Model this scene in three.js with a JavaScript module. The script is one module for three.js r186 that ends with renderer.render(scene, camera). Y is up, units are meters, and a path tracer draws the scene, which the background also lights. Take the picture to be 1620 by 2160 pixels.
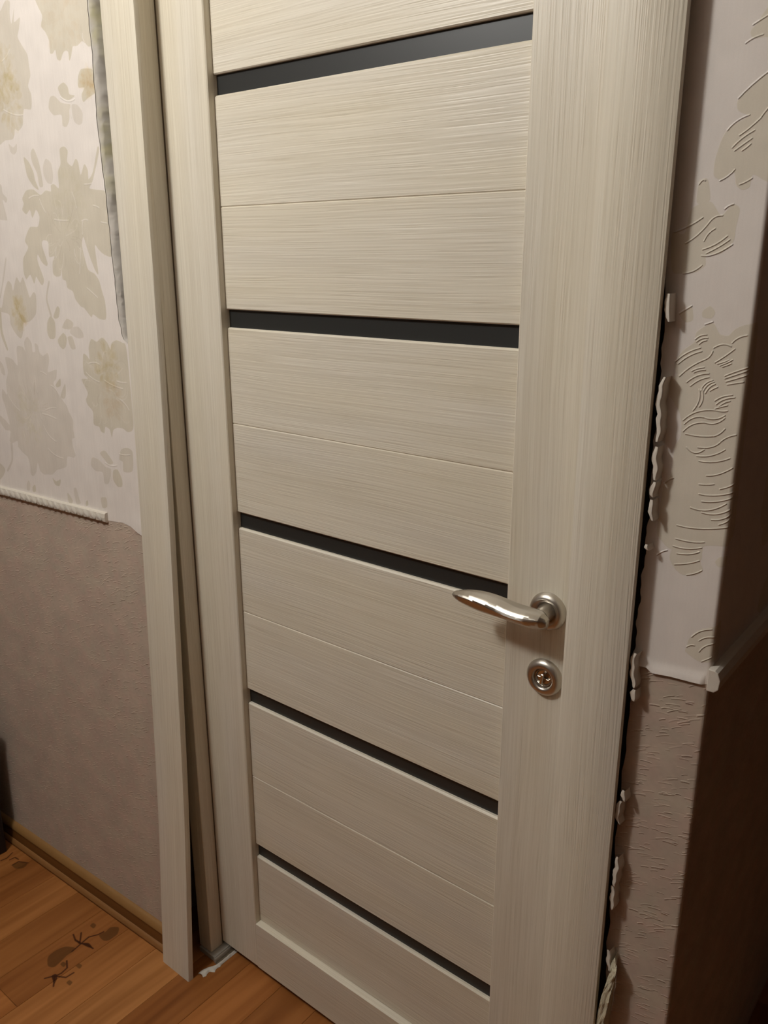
import * as THREE from 'three';
import { mergeGeometries, toCreasedNormals } from 'three/addons/utils/BufferGeometryUtils.js';
import { ConvexGeometry } from 'three/addons/geometries/ConvexGeometry.js';

// ---------------------------------------------------------------- camera, light, exposure
const scene = new THREE.Scene();
scene.background = new THREE.Color(0x000000);
const camera = new THREE.PerspectiveCamera(62.95, 1620 / 2160, 0.02, 30);
camera.rotation.order = 'YXZ';
camera.position.set(1.0857, 1.4437, 0.9365);
camera.rotation.set(-0.2963, 0.6779, -0.0022);
camera.updateMatrixWorld(true);
scene.add(camera);
const renderer = new THREE.WebGLRenderer({ antialias: true });
renderer.toneMapping = THREE.LinearToneMapping;
renderer.toneMappingExposure = 1.0;
renderer.shadowMap.enabled = true;
renderer.shadowMap.type = THREE.PCFSoftShadowMap;
const LAMP = { pos: [-0.155, 2.26, 1.08], r: 0.09, power: 3.05, color: [1.0, 0.985, 0.95] };

// ---------------------------------------------------------------- small helpers
let seed = 7;
const rnd = () => { seed = (seed * 1664525 + 1013904223) >>> 0; return seed / 4294967296; };
const lerp = (a, b, t) => a + (b - a) * t;
const clamp = (v, a, b) => Math.min(b, Math.max(a, v));
const sstep = (a, b, v) => { const t = clamp((v - a) / (b - a), 0, 1); return t * t * (3 - 2 * t); };
const V = (x, y, z) => new THREE.Vector3(x, y, z);
// a pixel of the photograph is a direction; the distance comes from the surface it lies on
const FPX = 1764.0744;
function dirOf(u, v) { return V((u - 810) / FPX, -(v - 1080) / FPX, -1).applyQuaternion(camera.quaternion); }
function onZ(u, v, z) { const d = dirOf(u, v), t = (z - camera.position.z) / d.z; return camera.position.clone().addScaledVector(d, t); }
function onY(u, v, y) { const d = dirOf(u, v), t = (y - camera.position.y) / d.y; return camera.position.clone().addScaledVector(d, t); }
function interp(tab, x) {              // piecewise smooth table [[x, value], ...] with rising x
  if (x <= tab[0][0]) return tab[0][1];
  for (let i = 1; i < tab.length; i++) if (x <= tab[i][0]) return lerp(tab[i - 1][1], tab[i][1], (x - tab[i - 1][0]) / (tab[i][0] - tab[i - 1][0]));
  return tab[tab.length - 1][1];
}
// periodic value noise
function hash2(i, j, s) { let h = (i * 374761393 + j * 668265263 + s * 974634777) | 0; h = Math.imul(h ^ (h >>> 13), 1274126177); h ^= h >>> 16; return (h >>> 0) / 4294967296; }
function vnoise(x, y, px, py, s) {
  const xi = Math.floor(x), yi = Math.floor(y), fx = x - xi, fy = y - yi;
  const ux = fx * fx * (3 - 2 * fx), uy = fy * fy * (3 - 2 * fy);
  const m = (a, p) => ((a % p) + p) % p;
  const a = hash2(m(xi, px), m(yi, py), s), b = hash2(m(xi + 1, px), m(yi, py), s), c = hash2(m(xi, px), m(yi + 1, py), s), d = hash2(m(xi + 1, px), m(yi + 1, py), s);
  return lerp(lerp(a, b, ux), lerp(c, d, ux), uy);
}
function dataTex(w, h, fn, srgb) {
  const a = new Uint8Array(w * h * 4);
  for (let j = 0; j < h; j++) for (let i = 0; i < w; i++) {
    const c = fn(i / w, j / h), k = (j * w + i) * 4;
    if (typeof c === 'number') a[k] = a[k + 1] = a[k + 2] = clamp(c * 255, 0, 255);
    else for (let q = 0; q < 3; q++) a[k + q] = clamp(c[q], 0, 255);
    a[k + 3] = 255;
  }
  const t = new THREE.DataTexture(a, w, h); t.wrapS = t.wrapT = THREE.RepeatWrapping; t.magFilter = THREE.LinearFilter; t.minFilter = THREE.LinearFilter;
  if (srgb) t.colorSpace = THREE.SRGBColorSpace; t.needsUpdate = true; return t;
}
function canvasTex(c, srgb) { const t = new THREE.CanvasTexture(c); t.wrapS = t.wrapT = THREE.RepeatWrapping; if (srgb) t.colorSpace = THREE.SRGBColorSpace; return t; }
const names = {};
function numbered(n) { names[n] = (names[n] || 0) + 1; return names[n] === 1 ? n : n + '_' + String(names[n] - 1).padStart(3, '0'); }
function mesh(name, geo, mat, parent) {
  const m = new THREE.Mesh(geo, mat); m.name = parent ? name : numbered(name); m.castShadow = m.receiveShadow = true; (parent || scene).add(m); return m;
}
function tag(o, label, category, kind) { o.userData.label = label; o.userData.category = category; if (kind) o.userData.kind = kind; return o; }
function group(name, label, category, kind, pos = [0, 0, 0]) { const g = new THREE.Group(); g.name = numbered(name); g.position.set(...pos); scene.add(g); return tag(g, label, category, kind); }
function partGroup(name, parent, pos = [0, 0, 0]) { const g = new THREE.Group(); g.name = name; g.position.set(...pos); parent.add(g); return g; }
// uv in metres by the side a face looks at; grain 'x', 'y' or 'z' runs along u
function metreUV(g, grain = 'x', ou = 0, ov = 0, su = 1, sv = 1) {
  if (g.index) g = g.toNonIndexed();
  const p = g.attributes.position, n = g.attributes.normal, uv = new Float32Array(p.count * 2);
  for (let i = 0; i < p.count; i++) {
    const P = [p.getX(i), p.getY(i), p.getZ(i)], N = [Math.abs(n.getX(i)), Math.abs(n.getY(i)), Math.abs(n.getZ(i))];
    const k = 'xyz'.indexOf(grain), rest = [0, 1, 2].filter((q) => q !== k);
    let other = N[rest[0]] > N[rest[1]] ? rest[1] : rest[0];
    if (N[k] > N[rest[0]] && N[k] > N[rest[1]]) { uv[2 * i] = (P[rest[0]] + ou) * su; uv[2 * i + 1] = (P[rest[1]] + ov) * sv; continue; }
    uv[2 * i] = (P[k] + ou) * su; uv[2 * i + 1] = (P[other] + ov) * sv;
  }
  g.setAttribute('uv', new THREE.BufferAttribute(uv, 2)); return g;
}
// box from corner to corner with chamfered edges
function cbox(x0, x1, y0, y1, z0, z1, c = 0.0015) {
  const pts = [];
  for (const sx of [0, 1]) for (const sy of [0, 1]) for (const sz of [0, 1]) {
    const x = sx ? x1 : x0, y = sy ? y1 : y0, z = sz ? z1 : z0, dx = sx ? -c : c, dy = sy ? -c : c, dz = sz ? -c : c;
    pts.push(V(x, y + dy, z + dz), V(x + dx, y, z + dz), V(x + dx, y + dy, z));
  }
  return new ConvexGeometry(pts);
}
// a board standing up: stations {y, x, z} carry the front inner corner, profile [[dx, dz]] is closed
function sweepUp(st, prof, su = 1, ou = 0) {
  const pos = [], uv = [], idx = []; const n = prof.length; let L = [0];
  for (let i = 0; i < n; i++) { const a = prof[i], b = prof[(i + 1) % n]; L.push(L[i] + Math.hypot(a[0] - b[0], a[1] - b[1])); }
  for (const s of st) for (let i = 0; i <= n; i++) { const p = prof[i % n]; pos.push(s.x + p[0], s.y, s.z + p[1]); uv.push((s.y + ou) * su, L[i]); }
  for (let j = 0; j + 1 < st.length; j++) for (let i = 0; i < n; i++) { const a = j * (n + 1) + i, b = a + 1, c = a + n + 1, d = c + 1; idx.push(a, b, c, b, d, c); }
  for (const [j, f] of [[0, 1], [st.length - 1, 0]]) { const o = j * (n + 1); for (let i = 1; i + 1 < n; i++) f ? idx.push(o, o + i + 1, o + i) : idx.push(o, o + i, o + i + 1); }
  const g = new THREE.BufferGeometry(); g.setAttribute('position', new THREE.Float32BufferAttribute(pos, 3)); g.setAttribute('uv', new THREE.Float32BufferAttribute(uv, 2)); g.setIndex(idx); g.computeVertexNormals();
  return toCreasedNormals(g, 0.5);
}
// sheet from a function f(s, t) -> [x, y, z, u, v]
function sheet(nx, ny, f) {
  const pos = [], uv = [], idx = [];
  for (let j = 0; j <= ny; j++) for (let i = 0; i <= nx; i++) { const p = f(i / nx, j / ny); pos.push(p[0], p[1], p[2]); uv.push(p[3], p[4]); }
  for (let j = 0; j < ny; j++) for (let i = 0; i < nx; i++) { const a = j * (nx + 1) + i, b = a + 1, c = a + nx + 1, d = c + 1; idx.push(a, b, d, a, d, c); }
  const g = new THREE.BufferGeometry(); g.setAttribute('position', new THREE.Float32BufferAttribute(pos, 3)); g.setAttribute('uv', new THREE.Float32BufferAttribute(uv, 2)); g.setIndex(idx); g.computeVertexNormals(); return g;
}
function tube(pts, r, seg = 12, n = 40) { return new THREE.TubeGeometry(new THREE.CatmullRomCurve3(pts.map((p) => V(...p))), n, r, seg); }

const Y_TOP = 2.5, XL = -3.2, XH = 7.5, ZH = 5.5, ZF = -3.6;      // ceiling height and the extent of the hallway
// ---------------------------------------------------------------- bleached wood laminate (grain along u, 1.2 m x 0.4 m)
function grain(u, v) {
  const w = 0.012 * (vnoise(u * 5, v * 6, 5, 6, 1) - 0.5) + 0.03 * (vnoise(u * 2, v * 3, 2, 3, 2) - 0.5);
  const vv = v + w;
  const broad = vnoise(u * 3, vv * 14, 3, 14, 3) * 0.6 + vnoise(u * 5, vv * 34, 5, 34, 4) * 0.4;
  const mid = vnoise(u * 7, vv * 120, 7, 120, 5);
  const fine = vnoise(u * 12, vv * 330, 12, 330, 6);
  const dash = Math.pow(vnoise(u * 20, vv * 280, 20, 280, 8), 5);
  return { broad, mid, fine, dash };
}
const woodMap = dataTex(1400, 1400, (u, v) => {
  const g = grain(u, v);
  const t = 0.22 * (g.broad - 0.5) + 0.15 * (g.mid - 0.5) + 0.27 * (g.fine - 0.5) - 0.20 * g.dash;
  const warm = vnoise(u * 4, v * 9, 4, 9, 9) - 0.5;
  return [224 + 40 * t + 2 * warm, 216 + 44 * t, 199 + 50 * t - 6 * warm];
}, true);
const woodBump = dataTex(1400, 1400, (u, v) => { const g = grain(u, v); return 0.55 + 0.6 * (g.fine - 0.5) + 0.2 * (g.mid - 0.5) - 0.6 * g.dash; });
woodMap.repeat.set(1 / 1.2, 1 / 0.4); woodBump.repeat.set(1 / 1.2, 1 / 0.4);
const M = {};
M.wood = new THREE.MeshPhysicalMaterial({ map: woodMap, bumpMap: woodBump, bumpScale: 0.0003, roughness: 0.4, specularIntensity: 0.8 });
M.glass = new THREE.MeshPhysicalMaterial({ color: new THREE.Color(0.024, 0.025, 0.024), roughness: 0.42, ior: 1.5, specularIntensity: 1 });
M.nickel = new THREE.MeshStandardMaterial({ color: new THREE.Color(0.60, 0.565, 0.51), metalness: 1, roughness: 0.33 });
M.polished = new THREE.MeshStandardMaterial({ color: new THREE.Color(0.62, 0.58, 0.52), metalness: 1, roughness: 0.14 });
M.rubber = new THREE.MeshStandardMaterial({ color: 0x6a5c4a, roughness: 0.8 });
const plasterMap = dataTex(256, 256, (u, v) => { const n = vnoise(u * 12, v * 12, 12, 12, 21) * 0.6 + vnoise(u * 40, v * 40, 40, 40, 22) * 0.4; return [168 + 44 * n, 158 + 44 * n, 142 + 42 * n]; }, true);
const plasterBump = dataTex(256, 256, (u, v) => vnoise(u * 20, v * 20, 20, 20, 23) * 0.6 + vnoise(u * 60, v * 60, 60, 60, 24) * 0.4);
plasterMap.repeat.set(4, 4); plasterBump.repeat.set(4, 4);
M.plaster = new THREE.MeshStandardMaterial({ map: plasterMap, bumpMap: plasterBump, bumpScale: 0.0015, roughness: 0.95 });
M.paint = new THREE.MeshStandardMaterial({ color: 0xd8d2c6, roughness: 0.9 });

// ---------------------------------------------------------------- the shape of the door wall
const casingZ = [[0, 0.1185], [0.1257, 0.1079], [0.35, 0.0915], [0.6156, 0.0801], [0.992, 0.0684], [1.324, 0.0623], [1.814, 0.0589], [2.1, 0.0585]];
const casingX = [[0, -0.0978], [0.1257, -0.1024], [0.6156, -0.1065], [0.992, -0.1061], [1.324, -0.105], [1.814, -0.1035], [2.1, -0.103]];
const wallBase = [[0, 0.086], [0.13, 0.08], [0.35, 0.072], [0.62, 0.065], [0.99, 0.055], [1.32, 0.049], [1.8, 0.0455], [2.5, 0.044]];
const wallZ = (x, y) => interp(wallBase, y) + 0.04 * Math.max(0, -0.19 - x);
function onWall(u, v) { let z = 0.06, p; for (let i = 0; i < 12; i++) { p = onZ(u, v, z); z = wallZ(p.x, p.y); } return p; }
const ZR = 0.0405, XC = 0.839;       // face of the right-hand wall, and its outer corner

// ---------------------------------------------------------------- wallpaper, print and relief
const tones = { bg: [229, 221, 214], print: [213, 204, 190], printR: [219, 210, 194] };
function paperCanvas(W, H) {
  const c = document.createElement('canvas'); c.width = W; c.height = H; const g = c.getContext('2d');
  g.fillStyle = `rgb(${tones.bg})`; g.fillRect(0, 0, W, H);
  const b = document.createElement('canvas'); b.width = W; b.height = H; const h = b.getContext('2d');
  h.fillStyle = 'rgb(128,128,128)'; h.fillRect(0, 0, W, H);
  return { c, g, b, h };
}
function smoothPath(g, pts) {      // closed spline through the points
  g.beginPath(); const n = pts.length, q = (i) => pts[((i % n) + n) % n], k = 0.13; g.moveTo(...pts[0]);
  for (let i = 0; i < n; i++) { const a = q(i - 1), b = q(i), c = q(i + 1), d = q(i + 2); g.bezierCurveTo(b[0] + (c[0] - a[0]) * k, b[1] + (c[1] - a[1]) * k, c[0] - (d[0] - b[0]) * k, c[1] - (d[1] - b[1]) * k, c[0], c[1]); } g.closePath();
}
// silhouettes of the print, read off the photograph (pixels of a crop: [origin x, origin y, scale])
const leftPrint = [
  [[0, 0, 5.4], [
    [402, -60, 402, 0, 440, 90, 480, 180, 470, 300, 520, 370, 560, 470, 570, 600, 600, 610, 630, 570, 650, 670, 690, 685, 715, 610, 740, 580, 775, 590, 790, 690, 810, 640, 830, 530, 880, 520, 930, 470, 970, 490, 1010, 530, 1060, 500, 1040, 300, 1000, -60],
    [-60, 130, 0, 130, 60, 10, 110, 20, 110, 160, 130, 270, 160, 100, 160, 250, 225, 200, 215, 330, 200, 420, 240, 500, 310, 620, 330, 740, 345, 860, 320, 980, 355, 1080, 355, 1240, 270, 1250, 260, 1420, 210, 1490, 170, 1470, 150, 1580, 60, 1600, 0, 1650, -60, 1650],
    [100, 1640, 150, 1680, 190, 1640, 190, 1720, 160, 1760, 120, 1730],
    [660, 1000, 720, 940, 770, 990, 790, 1070, 850, 1090, 780, 1140, 700, 1100],
    [570, 1110, 620, 1095, 700, 1170, 800, 1190, 790, 1260, 790, 1360, 760, 1440, 715, 1430, 700, 1310, 610, 1310, 555, 1230],
    [815, 1200, 870, 1190, 910, 1230, 940, 1290, 935, 1400, 890, 1420, 840, 1370],
    [890, 870, 920, 790, 1000, 780, 1060, 800, 1090, 950, 1090, 1050, 1010, 1110, 950, 1160, 930, 1080, 960, 1000, 900, 1000, 885, 950]]],
  [[0, 300, 5.4], [
    [270, 175, 330, 230, 380, 340, 400, 430, 440, 540, 380, 500, 310, 380],
    [350, 130, 375, 70, 410, 130, 450, 260, 490, 490, 450, 500, 420, 350, 370, 240],
    [490, 280, 520, 190, 580, 240, 605, 380, 590, 470, 540, 460, 500, 380],
    [660, 340, 690, 240, 680, 80, 730, 50, 770, 100, 765, 220, 820, 270, 860, 190, 890, 230, 920, 370, 960, 250, 1000, 320, 1010, 420, 1060, 330, 1110, 60, 1130, 100, 1060, 420, 1020, 520, 1090, 540, 1200, 560, 1225, 700, 1260, 1000, 1280, 1290, 1190, 1280, 1130, 1230, 1080, 1180, 1120, 1490, 1090, 1470, 1040, 1350, 990, 1200, 950, 1080, 935, 1180, 1000, 1440, 1080, 1500, 1130, 1580, 1160, 1690, 1195, 1810, 1210, 1950, 1200, 2020, 1130, 2010, 1060, 1960, 1040, 1990, 960, 1890, 920, 1870, 860, 1790, 830, 1700, 770, 1660, 750, 1580, 715, 1560, 700, 1450, 690, 1520, 640, 1530, 605, 1490, 600, 1370, 620, 1300, 560, 1300, 550, 1140, 490, 1120, 480, 1180, 540, 1370, 530, 1410, 480, 1370, 430, 1280, 430, 1360, 500, 1560, 480, 1630, 430, 1560, 410, 1530, 390, 1610, 345, 1510, 300, 1560, 270, 1480, 265, 1330, 320, 1200, 285, 1120, 340, 970, 430, 960, 450, 850, 410, 770, 370, 860, 340, 770, 300, 820, 255, 770, 270, 700, 255, 640, 300, 550, 380, 540, 460, 600, 520, 550, 580, 560, 580, 490, 620, 480, 670, 520],
    [-40, 1920, 20, 1880, 50, 1700, 90, 1580, 130, 1620, 150, 1690, 185, 1540, 230, 1600, 260, 1540, 310, 1680, 340, 1770, 380, 1710, 410, 1750, 410, 1950, 340, 2040, 270, 2060, 265, 2150, 240, 2235, 180, 2180, 125, 2080, 100, 1960],
    [0, 1760, 30, 1560, 60, 1330, 75, 1340, 40, 1600, 10, 1760], [-20, 1900, 10, 1900, 30, 2150, 90, 2350, 75, 2360, 10, 2180],
    [550, 1590, 565, 1600, 540, 1780, 590, 1970, 575, 1980, 525, 1790], [-40, 490, 15, 490, 30, 580, 80, 640, 70, 690, 30, 660, 80, 860, 70, 890, -40, 840],
    [610, 1980, 650, 1870, 680, 1900, 670, 1990, 630, 2010]]],
  [[0, 680, 5.4], [
    [540, 0, 575, -70, 625, 0, 630, 170, 570, 185, 540, 110], [710, 60, 760, -40, 830, 0, 830, 50, 800, 80], [820, 60, 890, 50, 940, 110, 950, 170, 880, 180, 800, 120],
    [660, 200, 720, 120, 760, 180, 750, 270, 720, 305, 680, 270], [770, 170, 820, 160, 850, 240, 860, 300, 820, 305, 790, 250],
    [60, 400, 140, 420, 200, 490, 190, 330, 200, 270, 260, 280, 290, 330, 275, 230, 310, 165, 360, 240, 370, 330, 400, 330, 395, 240, 430, 260, 450, 340, 490, 380, 540, 350, 560, 420, 545, 560, 600, 550, 645, 540, 640, 640, 610, 700, 690, 850, 760, 950, 780, 1010, 830, 1110, 835, 1220, 850, 1310, 820, 1330, 835, 1430, 860, 1510, 840, 1540, 770, 1530, 755, 1640, 690, 1670, 650, 1680, 600, 1730, 540, 1730, 500, 1730, 460, 1690, 430, 1600, 415, 1700, 380, 1750, 350, 1720, 345, 1640, 320, 1540, 260, 1480, 210, 1420, 200, 1350, 150, 1370, 110, 1350, 120, 1240, 60, 1220, -20, 1090, 0, 1060, 60, 1110, 110, 1160, 60, 960, 25, 850, 30, 760, 80, 820, 70, 680, 90, 560],
    [635, 710, 685, 640, 690, 720, 650, 740], [690, 840, 740, 700, 750, 820, 730, 870], [120, 1370, 140, 1370, 150, 1560, 100, 1690, 80, 1680, 130, 1560], [600, 1770, 640, 1810, 690, 1790, 680, 1860, 630, 1850],
    [-40, 1600, 20, 1620, 60, 1680, 30, 1760, -40, 1810], [0, 440, 40, 500, 60, 600, 20, 580, 0, 500],
    [950, 360, 990, 380, 1020, 420, 1010, 290, 1040, 190, 1100, 220, 1160, 175, 1220, 230, 1260, 310, 1270, 240, 1320, 205, 1390, 230, 1440, 300, 1500, 900, 1520, 1200, 1460, 1250, 1400, 1210, 1340, 1200, 1290, 1230, 1275, 1310, 1250, 1220, 1200, 1190, 1190, 1260, 1150, 1240, 1130, 1190, 1070, 1160, 1060, 1020, 1000, 940, 980, 880, 1000, 800, 930, 650, 1000, 640, 960, 590, 945, 490],
    [1140, 1490, 1190, 1460, 1250, 1530, 1290, 1600, 1240, 1620, 1190, 1560], [1050, 1540, 1120, 1560, 1200, 1640, 1270, 1680, 1240, 1830, 1190, 1830, 1170, 1710, 1090, 1690, 1040, 1630], [1290, 1690, 1340, 1680, 1390, 1790, 1390, 1870, 1340, 1870, 1290, 1790], [1360, 1560, 1380, 1450, 1450, 1430, 1510, 1480, 1510, 1690, 1410, 1700, 1400, 1590],
    [305, 1850, 325, 1800, 345, 1840, 340, 1910, 310, 1910], [370, 1880, 400, 1850, 410, 1920, 380, 1930], [770, 1940, 830, 2030, 810, 2070, 780, 2040], [840, 1900, 870, 1890, 900, 2000, 920, 2060, 870, 2060], [980, 2040, 1000, 2030, 1005, 2080, 980, 2090], [1150, 2000, 1210, 2000, 1220, 2100, 1170, 2110]]],
];
// thin lighter veins between petals: [crop, strokes as quadratic curves]
const leftVeins = [
  [[0, 0, 5.4], [[40, 1250, 160, 1330, 260, 1310], [20, 700, 90, 640, 110, 560], [690, 1110, 780, 1190, 850, 1130], [805, 1210, 800, 1280, 815, 1340], [960, 480, 930, 420, 940, 380]]],
  [[0, 300, 5.4], [[450, 650, 480, 740, 520, 800], [945, 900, 930, 960, 940, 1050], [920, 1200, 915, 1380, 905, 1500], [850, 1220, 845, 1260, 860, 1300], [820, 570, 860, 680, 870, 750], [1060, 720, 1110, 730, 1130, 750], [990, 1660, 1040, 1700, 1110, 1770], [960, 480, 1010, 480, 1040, 470], [620, 880, 700, 900, 780, 890], [930, 900, 970, 870, 1000, 890], [1150, 910, 1190, 920, 1220, 925], [640, 1200, 630, 1270, 640, 1310], [330, 640, 380, 600, 440, 610]]],
  [[0, 680, 5.4], [[85, 800, 130, 930, 230, 1010], [400, 610, 400, 720, 430, 800], [440, 900, 450, 1050, 480, 1110], [500, 1180, 540, 1300, 640, 1360], [550, 1440, 620, 1530, 720, 1550], [265, 1240, 280, 1300, 295, 1350], [980, 570, 1030, 640, 1130, 680], [1010, 470, 1080, 440, 1130, 480], [1190, 660, 1260, 720, 1400, 760], [1330, 670, 1380, 690, 1440, 690], [1370, 880, 1430, 920, 1470, 1000], [1200, 1600, 1260, 1650, 1330, 1630], [1270, 1690, 1265, 1730, 1270, 1800], [480, 1040, 570, 1060, 640, 1100], [520, 1000, 600, 960, 640, 980], [460, 560, 500, 570, 530, 600], [580, 720, 640, 740, 680, 860], [1360, 1500, 1420, 1520, 1480, 1510]]],
];
const LX0 = -1.27, LY0 = 0.90, LW = 1.1, LH = 1.1, LS = 1500;
const lp = paperCanvas(LS, LS);
{
  const at = (o, x, y) => { const p = onWall(o[0] + x / o[2], o[1] + y / o[2]); return [(p.x - LX0) / LW * LS, (1 - (p.y - LY0) / LH) * LS]; };
  for (const [o, polys] of leftPrint) polys.forEach((poly, k) => {
    const pts = []; for (let i = 0; i < poly.length; i += 2) pts.push(at(o, poly[i], poly[i + 1]));
    const shift = (k % 3) * 3 - 3;
    lp.g.fillStyle = `rgb(${tones.print[0] + shift},${tones.print[1] + shift},${tones.print[2] + shift * 2})`; smoothPath(lp.g, pts); lp.g.fill();
    lp.h.fillStyle = 'rgb(150,150,150)'; smoothPath(lp.h, pts); lp.h.fill();
    if (pts.length > 30) {      // petals brushed out from the heart of the larger blooms
      let cx = 0, cy = 0; for (const p of pts) { cx += p[0] / pts.length; cy += p[1] / pts.length; }
      lp.g.save(); smoothPath(lp.g, pts); lp.g.clip(); lp.g.lineCap = 'round';
      for (let q = 0; q < 46; q++) {
        const w = rnd() * 6.283, r0 = 10 + rnd() * 60, r1 = r0 + 14 + rnd() * 40, b = w + (rnd() - 0.5) * 0.7;
        lp.g.strokeStyle = q % 3 ? `rgba(224,216,204,${0.25 + 0.35 * rnd()})` : `rgba(190,178,158,${0.15 + 0.2 * rnd()})`; lp.g.lineWidth = 1 + rnd() * 2.2;
        lp.g.beginPath(); lp.g.moveTo(cx + Math.cos(w) * r0, cy + Math.sin(w) * r0 * 1.25); lp.g.quadraticCurveTo(cx + Math.cos(w) * r1, cy + Math.sin(w) * r1 * 1.25, cx + Math.cos(b) * r1, cy + Math.sin(b) * r1 * 1.25); lp.g.stroke();
      }
      lp.g.restore();
    }
  });
  // the same sprays again further along the wall, outside the view
  for (const [o, polys] of leftPrint.slice(1)) for (const poly of polys) for (const dx of [-430, -800]) {
    const pts = []; for (let i = 0; i < poly.length; i += 2) { const p = at(o, poly[i], poly[i + 1]); pts.push([p[0] + dx, p[1] + (dx === -430 ? 60 : 0)]); }
    if (pts.some((p) => p[0] > 470)) continue;
    lp.g.fillStyle = `rgb(${tones.print})`; smoothPath(lp.g, pts); lp.g.fill();
  }
  lp.g.lineCap = lp.h.lineCap = 'round';
  for (const [o, ls] of leftVeins) for (const l of ls) {
    const a = at(o, l[0], l[1]), b = at(o, l[2], l[3]), c = at(o, l[4], l[5]);
    for (const [g, st, w] of [[lp.g, 'rgba(226,218,208,0.9)', 2.2], [lp.h, 'rgb(215,215,215)', 3]]) { g.strokeStyle = st; g.lineWidth = w; g.beginPath(); g.moveTo(...a); g.quadraticCurveTo(...b, ...c); g.stroke(); }
  }
}
function mottle(c, amount, vertical) {      // woven tone of the paper itself
  const g = c.getContext('2d'), im = g.getImageData(0, 0, c.width, c.height), d = im.data;
  for (let j = 0; j < c.height; j++) for (let i = 0; i < c.width; i++) {
    const k = (j * c.width + i) * 4, n = (vnoise(i / 3, j / 40, 512, 64, 31) - 0.5) * vertical + (vnoise(i / 30, j / 30, 64, 64, 32) - 0.5) * amount + (hash2(i, j, 33) - 0.5) * 3;
    d[k] += n; d[k + 1] += n; d[k + 2] += n;
  }
  g.putImageData(im, 0, 0);
}
{   // ochre wash inside some of the blooms (part of the print)
  const g = lp.g; g.globalCompositeOperation = 'multiply';
  for (const [u, v, r, a] of [[10, 160, 38, 0.5], [20, 215, 34, 0.5], [40, 660, 22, 0.55], [130, 30, 50, 0.25], [225, 770, 30, 0.45], [235, 840, 26, 0.25], [185, 175, 16, 0.3], [145, 430, 40, 0.15], [60, 880, 40, 0.2]]) {
    const p = onWall(u, v), x = (p.x - LX0) / LW * LS, y = (1 - (p.y - LY0) / LH) * LS;
    for (let k = 0; k < 90; k++) { const w = rnd() * 6.283, d = Math.sqrt(rnd()) * r * 1.6, q = 4 + rnd() * 12; const X = x + Math.cos(w) * d, Y = y + Math.sin(w) * d * 1.2; const im = g.getImageData(clamp(Math.round(X), 0, LS - 1), clamp(Math.round(Y), 0, LS - 1), 1, 1).data; if (im[0] > 216) continue; g.fillStyle = `rgba(251,248,238,${a})`; g.beginPath(); g.ellipse(X, Y, q, q * 0.6, w, 0, 6.3); g.fill(); }
  }
  g.globalCompositeOperation = 'source-over';
}
mottle(lp.c, 7, 4); mottle(lp.b, 14, 8);
const lpMap = canvasTex(lp.c, true), lpBump = canvasTex(lp.b);
M.paperLeft = new THREE.MeshStandardMaterial({ map: lpMap, bumpMap: lpBump, bumpScale: 0.001, roughness: 0.8, side: THREE.DoubleSide });

// right-hand wall: wide view of the same paper from close by, its relief can be seen
const RX0 = 0.69, RY0 = 0.80, RW = 0.2, RH = 1.05;
const rp = paperCanvas(390, 2040);
const rightPrint = [
  [[1200, 0, 3.857], [
    [1370, 830, 1420, 760, 1500, 690, 1640, 570, 1800, 500, 1800, 900, 1600, 930, 1480, 940, 1380, 900],
    [1190, 1300, 1250, 1120, 1320, 1030, 1480, 940, 1620, 880, 1800, 850, 1800, 1500, 1620, 1480, 1500, 1420, 1470, 1520, 1410, 1545, 1360, 1500, 1340, 1400, 1240, 1460, 1180, 1430],
    [1060, 1480, 1130, 1460, 1150, 1620, 1090, 1660, 1040, 1640],
    [840, 1900, 940, 1900, 1000, 1700, 1150, 1640, 1240, 1750, 1330, 1660, 1390, 1700, 1360, 1850, 1340, 1960, 1240, 2060, 1120, 2080, 1110, 2160, 1030, 2215, 930, 2225, 840, 2200],
    [1480, 250, 1540, 180, 1620, 60, 1800, -40, 1800, 300, 1620, 300, 1500, 310]]],
  [[1200, 560, 3.857], [
    [900, 400, 950, 360, 1000, 330, 1010, 440, 950, 460], [1090, 370, 1150, 330, 1190, 380, 1160, 430, 1090, 420],
    [760, 950, 870, 900, 860, 800, 920, 700, 1020, 620, 1040, 540, 1170, 470, 1230, 560, 1300, 570, 1350, 520, 1450, 480, 1600, 500, 1600, 900, 1500, 1500, 1450, 2200, 1380, 2270, 1300, 2290, 1200, 2280, 1090, 2290, 1070, 2400, 900, 2330, 800, 2290, 720, 2180, 740, 2000, 770, 1780, 830, 1700, 860, 1480, 910, 1380, 900, 1200]]],
  [[1200, 1100, 3.857], [
    [820, 300, 840, 220, 900, 180, 1080, 200, 1070, 330, 1090, 400, 1020, 440, 920, 430, 860, 380],
    [980, 950, 1050, 890, 1110, 870, 1300, 870, 1300, 1180, 1160, 1150, 1060, 1140, 950, 1060, 960, 1010], [1190, 330, 1230, 290, 1300, 300, 1300, 360, 1220, 370]]],
];
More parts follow.
